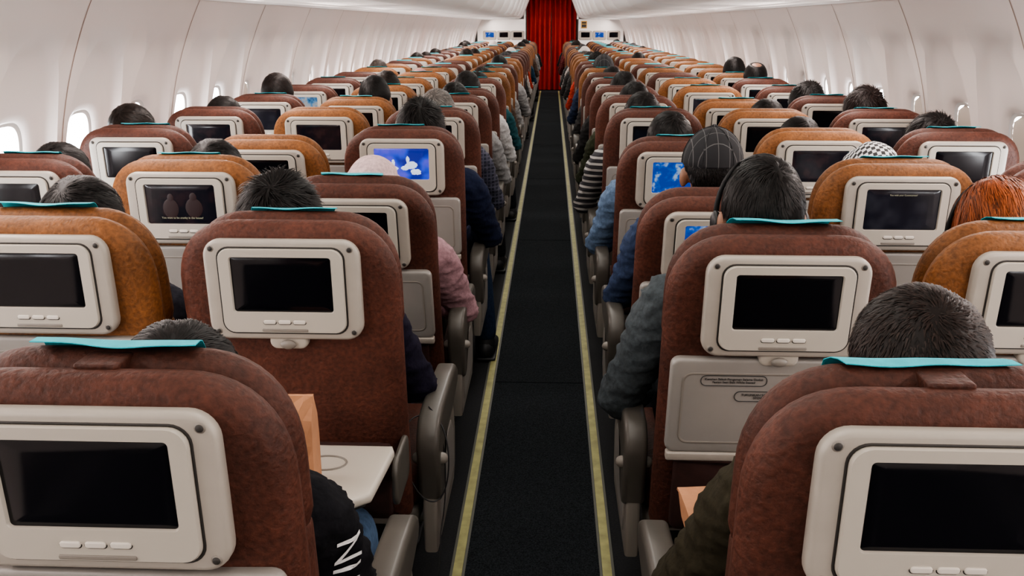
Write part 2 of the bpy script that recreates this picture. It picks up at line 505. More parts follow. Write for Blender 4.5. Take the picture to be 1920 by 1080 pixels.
# ------------------------------------------------------------------ seat part meshes
LEAN=math.tan(math.radians(8))
def sh(p): return Vector((p.x, p.y+(1.0-p.z)*LEAN, p.z))
def shl(p): return Vector((p.x, p.y+(1.0-p.z)*math.tan(math.radians(4)), p.z))
SM={}
g=Geo()
g.add(pillow(backline(.218,.44,1.127,.125,.14),.020,.092,.036,.006,.002,nb=6),xf=sh)
g.add(pillow(backline(.205,.45,.90,.03,.03),.082,.160,.03,.0,.015,nb=4),xf=sh)
SM['backrest']=g.mesh('backrest',[M['fabric']])
g=Geo(); g.add(pillow(backline(.212,.87,1.133,.125,.145,rb=.04),.080,.150,.035,.0,.008,nb=6),xf=sh)
SM['headrest']=g.mesh('headrest',[M['fabric']])
g=Geo(); g.add(rbox(-.026,.026,.060,.108,1.116,1.1315,.003,'z'),xf=sh)
SM['strap']=g.mesh('headrest_strap',[M['fabric']])
g=Geo(); g.add(rbox(-.215,.215,.235,.71,.385,.475,.035,'z')); g.add(rbox(-.21,.21,.25,.70,.345,.39,.01,'z'),1)
SM['cushion']=g.mesh('seat_cushion',[M['fabric'],M['shroud']])
g=Geo()
for y in (.33,.60): g.add(tube([(-.24,y,.335),(.24,y,.335)],[.02,.02],10))
for x in (-.12,):
    g.add(tube([(x,.34,.33),(x,.36,.018)],[.014,.014],8)); g.add(tube([(x,.60,.33),(x,.40,.05)],[.012,.012],8)); g.add(tube([(x,.60,.33),(x,.68,.018)],[.014,.014],8))
    g.add(rbox(x-.02,x+.02,.30,.72,.0085,.024,.006,'z'))
SM['frame']=g.mesh('seat_frame',[M['metal']])
MZ=.996
g=Geo()
g.add(pillow(rrect(.301,.203,.034,0,MZ,7),-.002,.024,.008,.0,.0,nb=4,inner=(.9,)),0,xf=shl)
for sx in (-1,1):
    for sz in (-1,1):
        g.add(ell((sx*.133,-.0020,MZ+sz*.084),(.0068,.002,.0068),14,6),2,xf=shl); g.add(ell((sx*.133,-.0035,MZ+sz*.084),(.0048,.002,.0048),12,6),1,xf=shl)
SM['bezel']=g.mesh('monitor_housing',[M['bezel'],M['groove'],M['shroud']])
g=Geo()
o1=rrect(.240,.170,.022,0,MZ,6); i1=rrect(.193,.110,.006,0,MZ+.013,6)
g.add(ring_frame(o1,i1,-.009,-.0015,.003),0,xf=shl)
g.add(ring_frame(rrect(.247,.177,.0245,0,MZ,6),rrect(.2405,.1705,.0222,0,MZ,6),-.0035,-.001,.001),1,xf=shl)
g.add(pillow(rrect(.09,.006,.002,0,MZ-.079,3),-.0105,-.006,.001,nb=2,inner=(.5,)),2,xf=shl)
SM['inner']=g.mesh('monitor_frame',[M['bezel2'],M['groove'],M['shroud']])
g=Geo(); g.add(pillow(rrect(.194,.111,.005,0,MZ+.013,4),-.0045,-.0012,.0008,nb=2,inner=(.7,)),0,xf=shl)
SM['screen']=g.mesh('screen',[M['screen']])
for k in ('scr_blue','scr_map','scr_dim','scr_sky','scr_haze'):
    SM[k]=SM['screen'].copy(); SM[k].materials.clear(); SM[k].materials.append(M[k])
g=Geo(); g.add(pillow(rrect(.024,.008,.0035,0,0,4),-.003,.002,.0015,nb=3,inner=(.6,)),0)
g.add(pillow(rrect(.027,.011,.005,0,0,4),-.0005,.002,.0003,nb=2,inner=(.6,)),1)
SM['button']=g.mesh('monitor_button',[M['button'],M['groove']])
g=Geo()
g.add(pillow(rrect(.075,.034,.015,0,.889,5),-.004,.03,.006,nb=3,inner=(.6,)),0,xf=sh); g.add(ell((0,-.008,.884),(.016,.008,.010),12,8),1,xf=sh)
SM['latch']=g.mesh('tray_latch',[M['bezel2'],M['shroud']])
g=Geo()
g.add(pillow(rrect(.405,.218,.018,0,.776,5),.0,.026,.008,.0,.0,nb=4,inner=(.9,)),0,xf=sh)
g.add(ring_frame(rrect(.36,.165,.02,0,.773,5),rrect(.350,.155,.017,0,.773,5),-.0015,.001,.001),1,xf=sh)
g.add(rbox(-.20,.20,-.004,.02,.648,.668,.004,'z'),2,xf=sh)
SM['tray']=g.mesh('tray_table',[M['tray'],M['shroud'],M['bezel']])
g=Geo(); g.add(ring_frame(rrect(.128,.024,.011,0,0,6),rrect(.1255,.0215,.0098,0,0,6),-.0006,.0006,.0003),0)
SM['labelring']=g.mesh('label_outline',[M['text']])
g=Geo(); g.add(pillow(rrect(.36,.19,.02,0,.555,4),.008,.03,.008,.012,0,nb=3),0,xf=sh); g.add(tube([(-.18,.006,.648),(0,.0,.644),(.18,.006,.648)],[.006]*3,8),0,xf=sh)
SM['pocket']=g.mesh('seat_pocket',[M['darkfab']])
def armmesh():
    g=Geo()
    prof=[(.20,.52),(.19,.56),(.195,.60),(.23,.632),(.30,.640),(.50,.634),(.60,.625),(.635,.605),(.64,.58),(.62,.56),(.50,.560),(.36,.560),(.30,.545),(.28,.50),(.27,.44),(.24,.42),(.21,.44)]
    v,f=pillow(prof,-.026,.026,.012,nb=4,inner=(.9,))
    g.add(([(p[1],p[0],p[2]) for p in v],f),0)
    g.add(tube([(-.028,.235,.53),(.028,.235,.53)],[.014,.014],14),1)
    return g.mesh('armrest',[M['arm'],M['shroud']])
SM['armrest']=armmesh()
g=Geo()
prof=[(.22,.30),(.205,.40),(.225,.535),(.28,.555),(.52,.545),(.60,.52),(.63,.44),(.62,.34),(.58,.30)]
v,f=pillow(prof,-.016,.016,.008,nb=3,inner=(.9,)); g.add(([(p[1],p[0],p[2]) for p in v],f),0)
prof=[(.27,.34),(.26,.48),(.32,.51),(.52,.505),(.57,.46),(.57,.35)]
v,f=pillow(prof,-.0185,.0185,.004,nb=2,inner=(.9,)); g.add(([(p[1],p[0],p[2]) for p in v],f),1)
SM['shroud']=g.mesh('side_panel',[M['shroud'],M['tray']])
def teal(seed, lift, hw=.085, back=.112):
    rnd=random.Random(seed); path=[(.156,.98),(.158,1.06),(.153,1.105),(.142,1.1285),(.133,1.1345),(.122,1.1365),(back,1.1360)]
    nx=16; V=[];F=[]
    a=rnd.uniform(0,6); sk=rnd.uniform(-.015,.015)
    for layer in (0,1):
        for i in range(nx+1):
            x=-hw+2*hw*i/nx
            for j,(y,z) in enumerate(path):
                w=max(0,(j-3))/3
                zz=z+w*(lift*(1+.5*math.sin(a+x*18))+.0012*math.sin(a+x*60))+layer*.0012; yy=y-w*(.004*math.cos(a+x*25)+lift*.5)
                V.append(sh(Vector((x+sk*w,yy,zz))))
    n=len(path); o=(nx+1)*n
    for l in (0,o):
        for i in range(nx):
            for j in range(n-1): F.append((l+i*n+j,l+i*n+j+1,l+(i+1)*n+j+1,l+(i+1)*n+j))
    for i in range(nx):
        for j in (0,n-1): F.append((i*n+j,(i+1)*n+j,o+(i+1)*n+j,o+i*n+j))
    for j in range(n-1):
        for i in (0,nx): F.append((i*n+j,i*n+j+1,o+i*n+j+1,o+i*n+j))
    return mesh('headrest_cover',V,F,M['teal'])
TEAL=[teal(0,.0005),teal(1,.0015),teal(2,.003),teal(3,.001)]; TEALW=teal(8,.0,.098,.106); TEALB=[teal(5,.010,.100,.100),teal(6,.009,.098,.100)]
g=Geo()
g.add(pillow(backline(.218,.44,1.127,.125,.14,n=5),.020,.092,.036,nb=2,inner=(.6,)),0,xf=sh)
g.add(pillow(backline(.212,.50,1.133,.125,.145,rb=.04,n=5),.080,.150,.035,nb=2,inner=(.6,)),0,xf=sh)
g.add(pillow(rrect(.301,.203,.034,0,MZ,3),-.006,.024,.008,nb=2,inner=(.9,)),1,xf=shl)
g.add(pillow(rrect(.193,.110,.006,0,MZ+.013,2),-.009,-.002,.001,nb=1,inner=(.9,)),2,xf=shl)
g.add(pillow(rrect(.405,.218,.018,0,.778,2),.0,.026,.008,nb=2,inner=(.9,)),3,xf=sh)
g.add(rbox(-.215,.215,.235,.71,.385,.475,.035,'z'),0)
for y in (.33,.60): g.add(tube([(-.24,y,.335),(.24,y,.335)],[.02,.02],6),5)
for y in (.36,.62): g.add(tube([(-.12,y,.34),(-.12,y,.02)],[.015,.015],6),5)
far_geo=g
def far_mesh(sgn,scr,withteal):
    h=Geo(); h.v=list(far_geo.v); h.f=list(far_geo.f); h.m=list(far_geo.m)
    h.add(rbox(sgn*.243-.024,sgn*.243+.024,.20,.63,.56,.635,.018,'x'),4)
    h.add(rbox(sgn*.243-.014,sgn*.243+.014,.24,.60,.30,.56,.01,'x'),3)
    if withteal: h.add(rbox(-.08,.08,.110,.158,1.05,1.139,.012,'z'),6,xf=sh)
    return h.mesh('airplane_seat',[M['fabric'],M['bezel'],M[scr],M['tray'],M['arm'],M['metal'],M['teal']])
FAR={(s,c,t):far_mesh(s,c,t) for s in (-1,1) for c in ('screen','scr_haze','scr_map') for t in (0,1)}

MAROON=(.074,.0245,.0150); MAROON2=(.062,.0210,.0130); ORANGE=(.185,.073,.023); ORANGE2=(.155,.062,.020)
NROW=26
def rowy(r): return .916+.79*(r-1)
def colx(side,row,col):
    b_=.488+.4865*col
    if side<0: b_-= {1:.020,2:.0155}.get(row,0)
    else: b_-= {1:.013,2:.010}.get(row,0)
    return side*b_
recl={(-1,1,0):(0,-.012),(-1,2,0):(0,-.004),(-1,3,0):(8,-.010),(1,3,0):(9,-.030),(-1,4,1):(5,-.008),(1,4,0):(5,-.008),(1,2,0):(3,-.004),(1,2,1):(2,0),(1,1,0):(0,-.020),(1,6,1):(4,0),(-1,7,0):(4,0),(-1,6,1):(3,0)}
screens={(-1,4,0):'scr_blue',(1,4,0):'scr_map',(1,3,0):'scr_map',(-1,3,1):'scr_dim',(1,3,1):'scr_haze',(-1,6,2):'scr_haze',(-1,7,2):'scr_sky',(1,7,1):'scr_haze',(-1,5,2):'scr_dim',(1,5,2):'scr_dim',(1,4,1):'scr_dim',(-1,5,1):'scr_dim'}
notray={(-1,2,0)}
noteal={(-1,5,1),(1,4,1),(-1,4,1),(1,5,1)}
bigteal={(-1,1,0),(1,2,0),(1,3,0),(-1,2,1)}
seats={}
for side in (-1,1):
    for row in range(1,NROW+1):
        for col in range(3):
            if row==1 and col>=1: continue
            if row==2 and col==2: continue
            x=colx(side,row,col); y=rowy(row)
            if row<=8: colr = ORANGE if col==1 else MAROON
            else: colr = random.choice([MAROON,MAROON2,ORANGE,ORANGE2,ORANGE2])
            k=random.uniform(.88,1.12); colr=tuple(c*k for c in colr)
            isor=colr[0]>.12
            tl=(side,row,col) not in noteal and random.random()<(.97 if row<=4 else .6)
            cn='tan-orange' if isor else 'maroon-brown'
            if row>=11:
                scr=random.choice(['screen','screen','scr_haze'])
                if random.random()<.06: scr='scr_map'
                o=top('airplane_seat','%s fabric airplane seat with grey seatback screen'%cn,'seat',(x,y,0),'airplane seats',FAR[(-side,scr,int(tl))])
                o.color=(*colr,1); continue
            rc,dz=recl.get((side,row,col),(0,0))
            scr=screens.get((side,row,col),'screen')
            lab='%s fabric airplane seat, %s screen%s'%(cn,'lit' if scr in('scr_blue','scr_map','scr_sky') else 'dark',', tray lowered' if (side,row,col) in notray else (', teal headrest cover' if tl else ''))
            E=top('airplane_seat',lab,'seat',(x,y,0),'airplane seats'); seats[(side,row,col)]=E
            hp=Vector((0,.28,.45)); MM=Matrix.Translation((0,0,dz))@Matrix.Translation(hp)@Matrix.Rotation(math.radians(rc),4,'X')@Matrix.Translation(-hp)
            def up(name,me,label=None,par=None,extra=None,color=None):
                q=bpy.data.objects.new(name,me); C.objects.link(q); q.parent=par or E
                if par is None: q.matrix_local=MM
                if extra is not None: q.matrix_local=extra if par else MM@extra
                if label: q['label']=label
                if color: q.color=(*color,1)
                return q
            up('backrest',SM['backrest'],color=colr)
            up('headrest',SM['headrest'],color=tuple(c*.93 for c in colr))
            if row==1: up('headrest_strap',SM['strap'],color=tuple(c*.9 for c in colr))
            mon=up('monitor',SM['bezel'])
            up('monitor_frame',SM['inner'],par=mon)
            sco=up('screen',SM[scr],par=mon)
            if row<=7:
                for i in (-1,0,1):
                    zz=MZ-.062; up('monitor_button',SM['button'],par=mon,extra=Matrix.Translation((i*.029,-.0085+(1-zz)*math.tan(math.radians(4)),zz)))
            if (side,row,col) in notray: up('tray_latch',SM['latch'],'pale grey tray latch')
            else:
                up('tray_table',SM['tray'])
                if row==2 and side>0: up('tray_latch',SM['latch'])
            up('seat_pocket',SM['pocket'])
            if tl:
                tm=TEALW if (side,row)==(1,1) else random.choice(TEALB) if (side,row,col) in bigteal else random.choice(TEAL)
                up('headrest_cover',tm,'teal cloth strip',extra=Matrix.Translation((random.uniform(-.02,.02),0,0)))
            obj('seat_cushion',SM['cushion'],E,color=colr); obj('seat_frame',SM['frame'],E,(0 if side<0 else .24,0,0))
            obj('armrest',SM['armrest'],E,(-side*.243,0,0))
            if col==0: obj('side_panel',SM['shroud'],E,(-side*.243,0,-.005))
            if col==2: obj('armrest',SM['armrest'],E,(side*.236,0,0))

E=seats[(-1,2,0)]
g=Geo()
prof=[(-.205,.0),(-.205,-.17),(-.175,-.235),(.155,-.235),(.195,-.20),(.207,-.02),(.20,.0)]
def hz(vf): 
    v,f=vf; return [(p[0],p[2],p[1]) for p in v],f
g.add(hz(pillow(prof[::-1],.652,.672,.007,nb=3,inner=(.9,))),0)
N_=28
ringo=[(.085+.042*math.cos(2*PI*i/N_),.055+.032*math.sin(2*PI*i/N_)) for i in range(N_)]
ringi=[(.085+.038*math.cos(2*PI*i/N_),.055+.028*math.sin(2*PI*i/N_)) for i in range(N_)]
v,f=ring_frame(ringo,ringi,-.6745,-.671,.0008); g.add(([(p[0],-p[2]-.03+.0,-p[1]) for p in v],f),1)
g.add(hz(pillow([(p[0]*.93,p[1]*.9-.012) for p in prof[::-1]],.640,.6525,.003,nb=2,inner=(.9,))),2)
t=obj('tray_table',g.mesh('lowered_tray',[M['traylight'],M['shroud'],M['groove']]),E,label='lowered pale plastic tray with cup recess')
for sx in (-.212,.212):
    g=Geo(); g.add(rbox(-.006,.006,-.06,.10,.56,.66,.02,'x')); obj('tray_arm',g.mesh('tray_arm',[M['arm']]),t,(sx,0,0))

def addtext(E,txt,size,x,z):
    p=[c for c in E.children if c.name.startswith('tray_table')][0]
    q=bpy.data.objects.new('printed_text',text_mesh('printed_text',txt,size,M['text'])); C.objects.link(q); q.parent=p
    q.location=(x,-.0012+(1-z)*LEAN,z); q.rotation_euler=(PI/2+math.atan(LEAN),0,0)
for key in ((1,2,0),(-1,3,0),(1,2,1)):
    E=seats[key]
    addtext(E,'Kenakan Sabuk Pengaman Selama Duduk\nFasten Seat Belt While Seated',.0068,-.080,.838)
    addtext(E,'TURUNKAN SANDARAN KEPALA\nSTOW HEADREST',.0068,-.012,.803)
    p=[c for c in E.children if c.name.startswith('tray_table')][0]
    for x,z in ((-.080,.838),(-.012,.803)):
        q=bpy.data.objects.new('label_outline',SM['labelring']); C.objects.link(q); q.parent=p
        q.location=(x,-.001+(1-z)*LEAN,z); q.rotation_euler=(math.atan(LEAN),0,0)
def onscreen(E,me,x,z,y=-.0055,name='screen_picture'):
    mon=[c for c in E.children if c.name.startswith('monitor')][0]
    sc_=[c for c in mon.children if c.name.startswith('screen')][0]
    q=bpy.data.objects.new(name,me); C.objects.link(q); q.parent=sc_
    zz=MZ+.013+z
    q.location=(x,y+(1-zz)*math.tan(math.radians(4)),zz); q.rotation_euler=(PI/2+math.radians(4),0,0) if name=='subtitle_text' else (math.radians(4),0,0)
onscreen(seats[(-1,3,1)],text_mesh('subtitle','You want to be cranky in the house?',.0078,M['scr_txt']),0,-.038,name='subtitle_text')
onscreen(seats[(1,3,1)],text_mesh('subtitle','You wish your Countrymen?',.0062,M['scr_txt']),0,.040,name='subtitle_text')
g=Geo()
for (a,b_,c,d) in ((-.040,-.016,.026,.009),(-.030,.002,.006,.013),(.012,-.014,.014,.008),(.034,-.004,.020,.013),(.022,.016,.006,.012),(.050,-.028,.018,.010)):
    g.add(ell((a,0,b_),(c,.0006,d),18,12,lambda d_: 1+.35*noise.noise(d_*2.5+Vector((a*90,0,b_*90)))))
onscreen(seats[(-1,4,0)],g.mesh('pale_shapes',[M['scr_fig']]),0,0,y=-.005)
g=Geo()
for (a,b_,c,d) in ((-.03,-.012,.022,.028),(-.028,.018,.009,.012),(.035,-.010,.024,.028),(.035,.020,.010,.013)): g.add(ell((a,0,b_),(c,.0005,d),14,8))
onscreen(seats[(-1,3,1)],g.mesh('dim_figures',[M['scr_red']]),0,0,y=-.0048)

for side in (-1,1):
    for i in range(3):
        E=top('wall_monitor','small grey-framed screen on the bulkhead wall','monitor',(side*(.80+.32*i) if side>0 else side*(.74+.32*i),22.03,.25),'bulkhead screens')
        obj('monitor_housing',SM['bezel'],E); obj('screen',SM[('screen','screen','scr_map') [i] if side<0 else ('screen','scr_map','screen')[i]],E,(0,-.004,0))

# ------------------------------------------------------------------ people
HC=Vector((0,.285,1.098))
def arm_pts(side,kind):
    s=side
    if kind=='lap':  return (s*.172,.288,.870),(s*.212,.38,.655),(s*.05,.545,.635)
    if kind in('out','outf'):  return (s*.180,.288,.875),(s*.255,.38,.665),(s*.14,.585,.640)
    if kind=='wide': return (s*.190,.288,.885),(s*.283,.35,.640),(s*.15,.55,.640)
def body_geo(al,ar,inf=0.0,part='body'):
    g=Geo(); i=inf
    def torso():
        g.add(tube([(0,.36,.50),(0,.352,.58),(0,.33,.68),(0,.312,.78),(0,.298,.86),(0,.290,.905),(0,.288,.935)],
              [(.165+i,.105+i),(.158+i,.11+i),(.15+i,.112+i),(.165+i,.115+i),(.165+i,.100+i),(.125+i,.075+i),(.065+i,.058+i)],22))
        g.add(tube([(-.17,.288,.875),(-.09,.288,.905),(.09,.288,.905),(.17,.288,.875)],[.057+i,.062+i,.062+i,.057+i]))
    def arm(s,kind,hand):
        a,b_,c=[Vector(p) for p in arm_pts(s,kind)]
        g.add(tube([a,a.lerp(b_,.35),a.lerp(b_,.75),b_],[.054+i,.048+i,.040+i,.038+i]))
        g.add(tube([b_,b_.lerp(c,.3),b_.lerp(c,.9)] ,[.039+i,.040+i,.029+i*.8]))
        if hand:
            g.add(tube([b_.lerp(c,.85),c],[.026,.024])); d=(c-b_).normalized(); sd=Vector((0,0,1)).cross(d).normalized()
            p=c+d*.045; g.add(tube([c+d*.01,p,p+d*.03],[(.030,.015),(.040,.016),(.038,.013)]))
            for q,(o_,l_) in enumerate(((-.030,.062),(-.010,.074),(.010,.068),(.029,.054))):
                st=p+d*.028+sd*o_; m1=st+d*l_*.5-Vector((0,0,.004)); e=st+d*l_*.85-Vector((0,0,.028))
                g.add(tube([st,m1,e],[.0092,.0086,.0075],8))
            th=-s; st=c+d*.02+sd*.03*th*(1 if sd.x>0 else -1); g.add(tube([st,st+d*.035+sd*.018*th,st+d*.06+sd*.016*th-Vector((0,0,.01))],[.0125,.011,.009],8))
    def leg(s,foot,kind=''):
        f=.205/.125 if kind=='outf' else 1; kf_=1.35 if kind=='outf' else 1
        g.add(tube([(s*.09,.39,.52),(s*.10,.56,.545),(s*.115*kf_,.735,.555)],[.082+i,.074+i,.056+i]))
        g.add(tube([(s*.115*kf_,.738,.55),(s*.12*(kf_+f)/2,.755,.36),(s*.125*f,.765,.13)],[.056+i,.052+i,.036+i*1.5]))
        if foot: g.add(tube([(s*.125*f,.765,.16),(s*.125*f,.765,.07)],[.036,.034])); g.add(tube([(s*.125*f,.75,.045),(s*(.125*f+.005),.84,.042),(s*(.125*f+.010),.93,.032)],[(.034,.038),(.040,.032),(.034,.02)]))
    if part=='body':
        torso(); arm(-1,al,True); arm(1,ar,True); leg(-1,True,al); leg(1,True,ar)
        g.add(tube([(0,.288,.90),(0,.29,.97),(0,.295,1.04)],[.062,.054,.056]))
        g.add(ell(HC,(.074,.094,.094))); g.add(ell((0,.318,1.045),(.058,.062,.072))); g.add(ell((0,.34,1.000),(.034,.034,.026)))
        g.add(tube([(0,.372,1.085),(0,.384,1.062),(0,.388,1.052)],[.009,.012,.014],8)); g.add(ell((0,.376,1.022),(.024,.010,.009)))
        for s in (-1,1):
            g.add(ell((s*.084,.285,1.062),(.012,.020,.033),12,8)); g.add(ell((s*.031,.366,1.088),(.014,.010,.008),10,6)); g.add(tube([(s*.012,.374,1.104),(s*.045,.362,1.106)],[.008,.007],8)); g.add(ell((s*.014,.382,1.050),(.009,.009,.007),8,6))
    elif part=='shirt':
        torso(); arm(-1,al,False); arm(1,ar,False)
    elif part=='trousers':
        g.add(tube([(0,.375,.50),(0,.365,.56)],[(.172,.118),(.168,.118)],20)); leg(-1,False,al); leg(1,False,ar)
    return g
BODY={};SHIRT={}
for al,ar in (('lap','lap'),('out','lap'),('lap','out'),('wide','lap'),('lap','outf')):
    BODY[(al,ar)]=remeshed('body',body_geo(al,ar),.0072,M['skin'],2)
    if ar=='outf': SHIRT[(al,ar)]=SHIRT[('lap','out')]; continue
    sm=remeshed('shirt',body_geo(al,ar,.011,'shirt'),.0085,M['cloth'],3)
    off=[v.normal.copy() for v in sm.vertices]
    for v,nn in zip(sm.vertices,off):
        p=v.co.copy()
        n_=noise.noise(p*14)*.006
        q=Vector((p.x*14+p.z*6,p.y*14-p.z*5,p.z*34)); rd=1-abs(noise.noise(q+Vector((3,1,7))))*2.2
        n_+=max(0,rd)**2*.0075 if abs(p.x)>.12 or p.z<.8 else 0
        v.co=p+nn*n_
    SHIRT[(al,ar)]=sm
TROU=remeshed('trousers',body_geo('lap','lap',.012,'trousers'),.012,M['cloth'],4)
TROUF=remeshed('trousers',body_geo('lap','outf',.012,'trousers'),.012,M['cloth'],4)
def shoes(fr):
    g=Geo()
    for s,f in ((-1,0),(1,fr)):
        x=.125+f
        g.add(tube([(s*x,.742,.048),(s*(x+.005),.84,.046),(s*(x+.012),.945,.036)],[(.042,.046),(.048,.038),(.040,.026)]))
        g.add(tube([(s*x,.765,.09),(s*x,.76,.05)],[.046,.046]))
        g.add(rbox(s*(x+.006)-.045,s*(x+.006)+.045,.70,.985,.009,.022,.008,'z'))
    return g.mesh('shoes',[M['shoe']])
SHOES=shoes(0); SHOESF=shoes(.08)

def sstep(a,b_,x): 
    t=max(0,min(1,(x-a)/(b_-a))); return t*t*(3-2*t)
HR=(.077,.097,.099)
def cover(d,kind):
    face=sstep(.25,.5,d.y)*(1-sstep(.25,.45,d.z))
    nape=(1-sstep(-.62,-.42,d.z)) if kind!='long' else 0
    ear=sstep(.72,.9,abs(d.x))*(1-sstep(-.25,.0,d.z))*(1 if kind!='long' else 0)
    sb=sstep(-.05,.2,d.y)*(1-sstep(-.15,.1,d.z))
    return max(0,1-max(face,nape,ear,sb))
def hairmesh(kind,seed,strands=6500):
    rnd=random.Random(seed); off=Vector((seed*3.1,seed*1.7,0))
    thick={'short':.11,'buzz':.075,'messy':.17,'long':.16,'balding':.05}[kind]
    crown=Vector((.15*rnd.uniform(-1,1),-.55,.83)).normalized()
    def k(d):
        c=cover(d,kind)
        if kind=='balding': c*=1-.9*sstep(.80,.93,d.dot(Vector((0,-.25,.97))))
        n_=noise.noise(d*3+off)*.35+noise.noise(d*8+off)*.22
        r_=.90+c*(.10+thick*(1+n_))
        if kind=='long': r_+= .10*(1-sstep(-.5,.1,d.z))*c
        return r_
    g=Geo(); g.add(ell(HC,HR,48,32,k))
    V=[];F=[];S=[]
    if kind=='long':
        g.add(tube([(0,.215,1.08),(0,.205,.98),(0,.215,.90)],[(.078,.05),(.085,.042),(.07,.03)],16))
    cnt=0
    while cnt<strands:
        d=Vector((rnd.gauss(0,1),rnd.gauss(0,1),rnd.gauss(0,1))).normalized()
        if cover(d,kind)<.5: continue
        if kind=='balding' and d.dot(Vector((0,-.25,.97)))>.82: continue
        cnt+=1
        t=(d-crown); t=(t-d*t.dot(d))
        if t.length<.02: continue
        t.normalize(); sw=d.cross(t)
        if kind=='long': t=(Vector((d.x*.25,-.1,-1))+Vector((0,-.6,0))*(1 if d.z>.5 else 0)); t=(t-d*t.dot(d)).normalized(); sw=d.cross(t)*.3
        cl=noise.noise(d*9+off)*.9
        t=(t+sw*(.5+cl)+Vector((rnd.uniform(-.2,.2),rnd.uniform(-.2,.2),rnd.uniform(-.3,.0)))).normalized()
        ln=rnd.uniform(.15,.38)*(1 if kind!='buzz' else .45)*(1.5 if kind in('messy','long') else 1); lift=rnd.uniform(.0,.05)*(1 if kind!='messy' else 3.0)
        w=rnd.uniform(.010,.02)*(1.5 if kind=='long' else 1)
        if kind=='messy' and d.z>.2 and rnd.random()<.3: t=(t*.5+d*.2).normalized(); lift*=1.9
        side=d.cross(t).normalized(); base=k(d)-.008
        shade=max(.25,rnd.gauss(1.1,.45))
        for s_ in range(4):
            u=s_/3; dd=(d+t*ln*u).normalized(); rr=max(base,k(dd)-.012)+lift*u*(1.2-u*.5)
            c_=Vector((HC.x+dd.x*HR[0]*rr,HC.y+dd.y*HR[1]*rr,HC.z+dd.z*HR[2]*rr))
            ww=w*.09*(1-u*.85)+.0001; V+=[c_-side*ww,c_+side*ww]; S+=[shade]*2
            if s_: n=len(V); F.append((n-4,n-3,n-1,n-2))
    nb=len(g.v); V2=list(g.v)+V; F2=list(g.f)+[tuple(i+nb for i in q) for q in F]
    me=mesh('hair',V2,F2,M['hair'],recalc=False)
    at=me.attributes.new('shade','FLOAT','POINT'); at.data.foreach_set('value',[.55]*nb+S)
    return me
HAIR={'short':[hairmesh('short',i) for i in (1,2,3)],'buzz':[hairmesh('buzz',4,9000)],'messy':[hairmesh('messy',5),hairmesh('messy',6)],'long':[hairmesh('long',7,12000)],'balding':[hairmesh('balding',8,2500)]}
g=Geo()
def kf(d):
    f_=sstep(.55,.75,d.y)*(1-sstep(.35,.5,d.z))
    return 1.16-.30*f_+.02*noise.noise(d*4)
g.add(ell(HC,HR,40,28,kf)); g.add(tube([(0,.29,1.02),(0,.288,.96),(0,.288,.90),(0,.29,.80)],[(.085,.095),(.10,.10),(.17,.125),(.185,.135)],28))
scarf=remeshed('head_scarf',g,.008,M['cloth'],5)
for v in scarf.vertices:
    p=v.co; v.co=p+v.normal*(.004*math.sin(p.z*90+noise.noise(p*10)*6))
SCARF=scarf; SCARF_H=scarf.copy(); SCARF_H.materials.clear(); SCARF_H.materials.append(M['hound'])
g=Geo(); g.add(ell((HC.x,HC.y,HC.z+.01),(.090,.110,.107),36,24,lambda d: 1 if d.z>-.05 else .9),0); g.add(ell((0,HC.y,HC.z+.118),(.009,.009,.006),12,6),0)
v,f=ell((0,.415,1.12),(.07,.075,.008),24,8); g.add((v,f),0)
for a in range(6):
    an=a*PI/3; pts=[]
    for q in range(9):
        th=PI/2*q/8; pts.append((.091*math.sin(th)*math.cos(an),HC.y+.111*math.sin(th)*math.sin(an),HC.z+.01+.108*math.cos(th)))
    g.add(tube(pts,[.0012]*9,6),0)
CAP=g.mesh('cap',[M['plaidcap']])
g=Geo(); pts=[]
for q in range(17):
    a=PI*q/16; pts.append((.094*math.cos(a),.31,1.075+.133*math.sin(a)))
g.add(tube(pts,[(.006,.0025)]*17,8))
for s in (-1,1): g.add(ell((s*.094,.305,1.062),(.012,.022,.027),18,12))
PHONES=g.mesh('headphones',[M['black']])

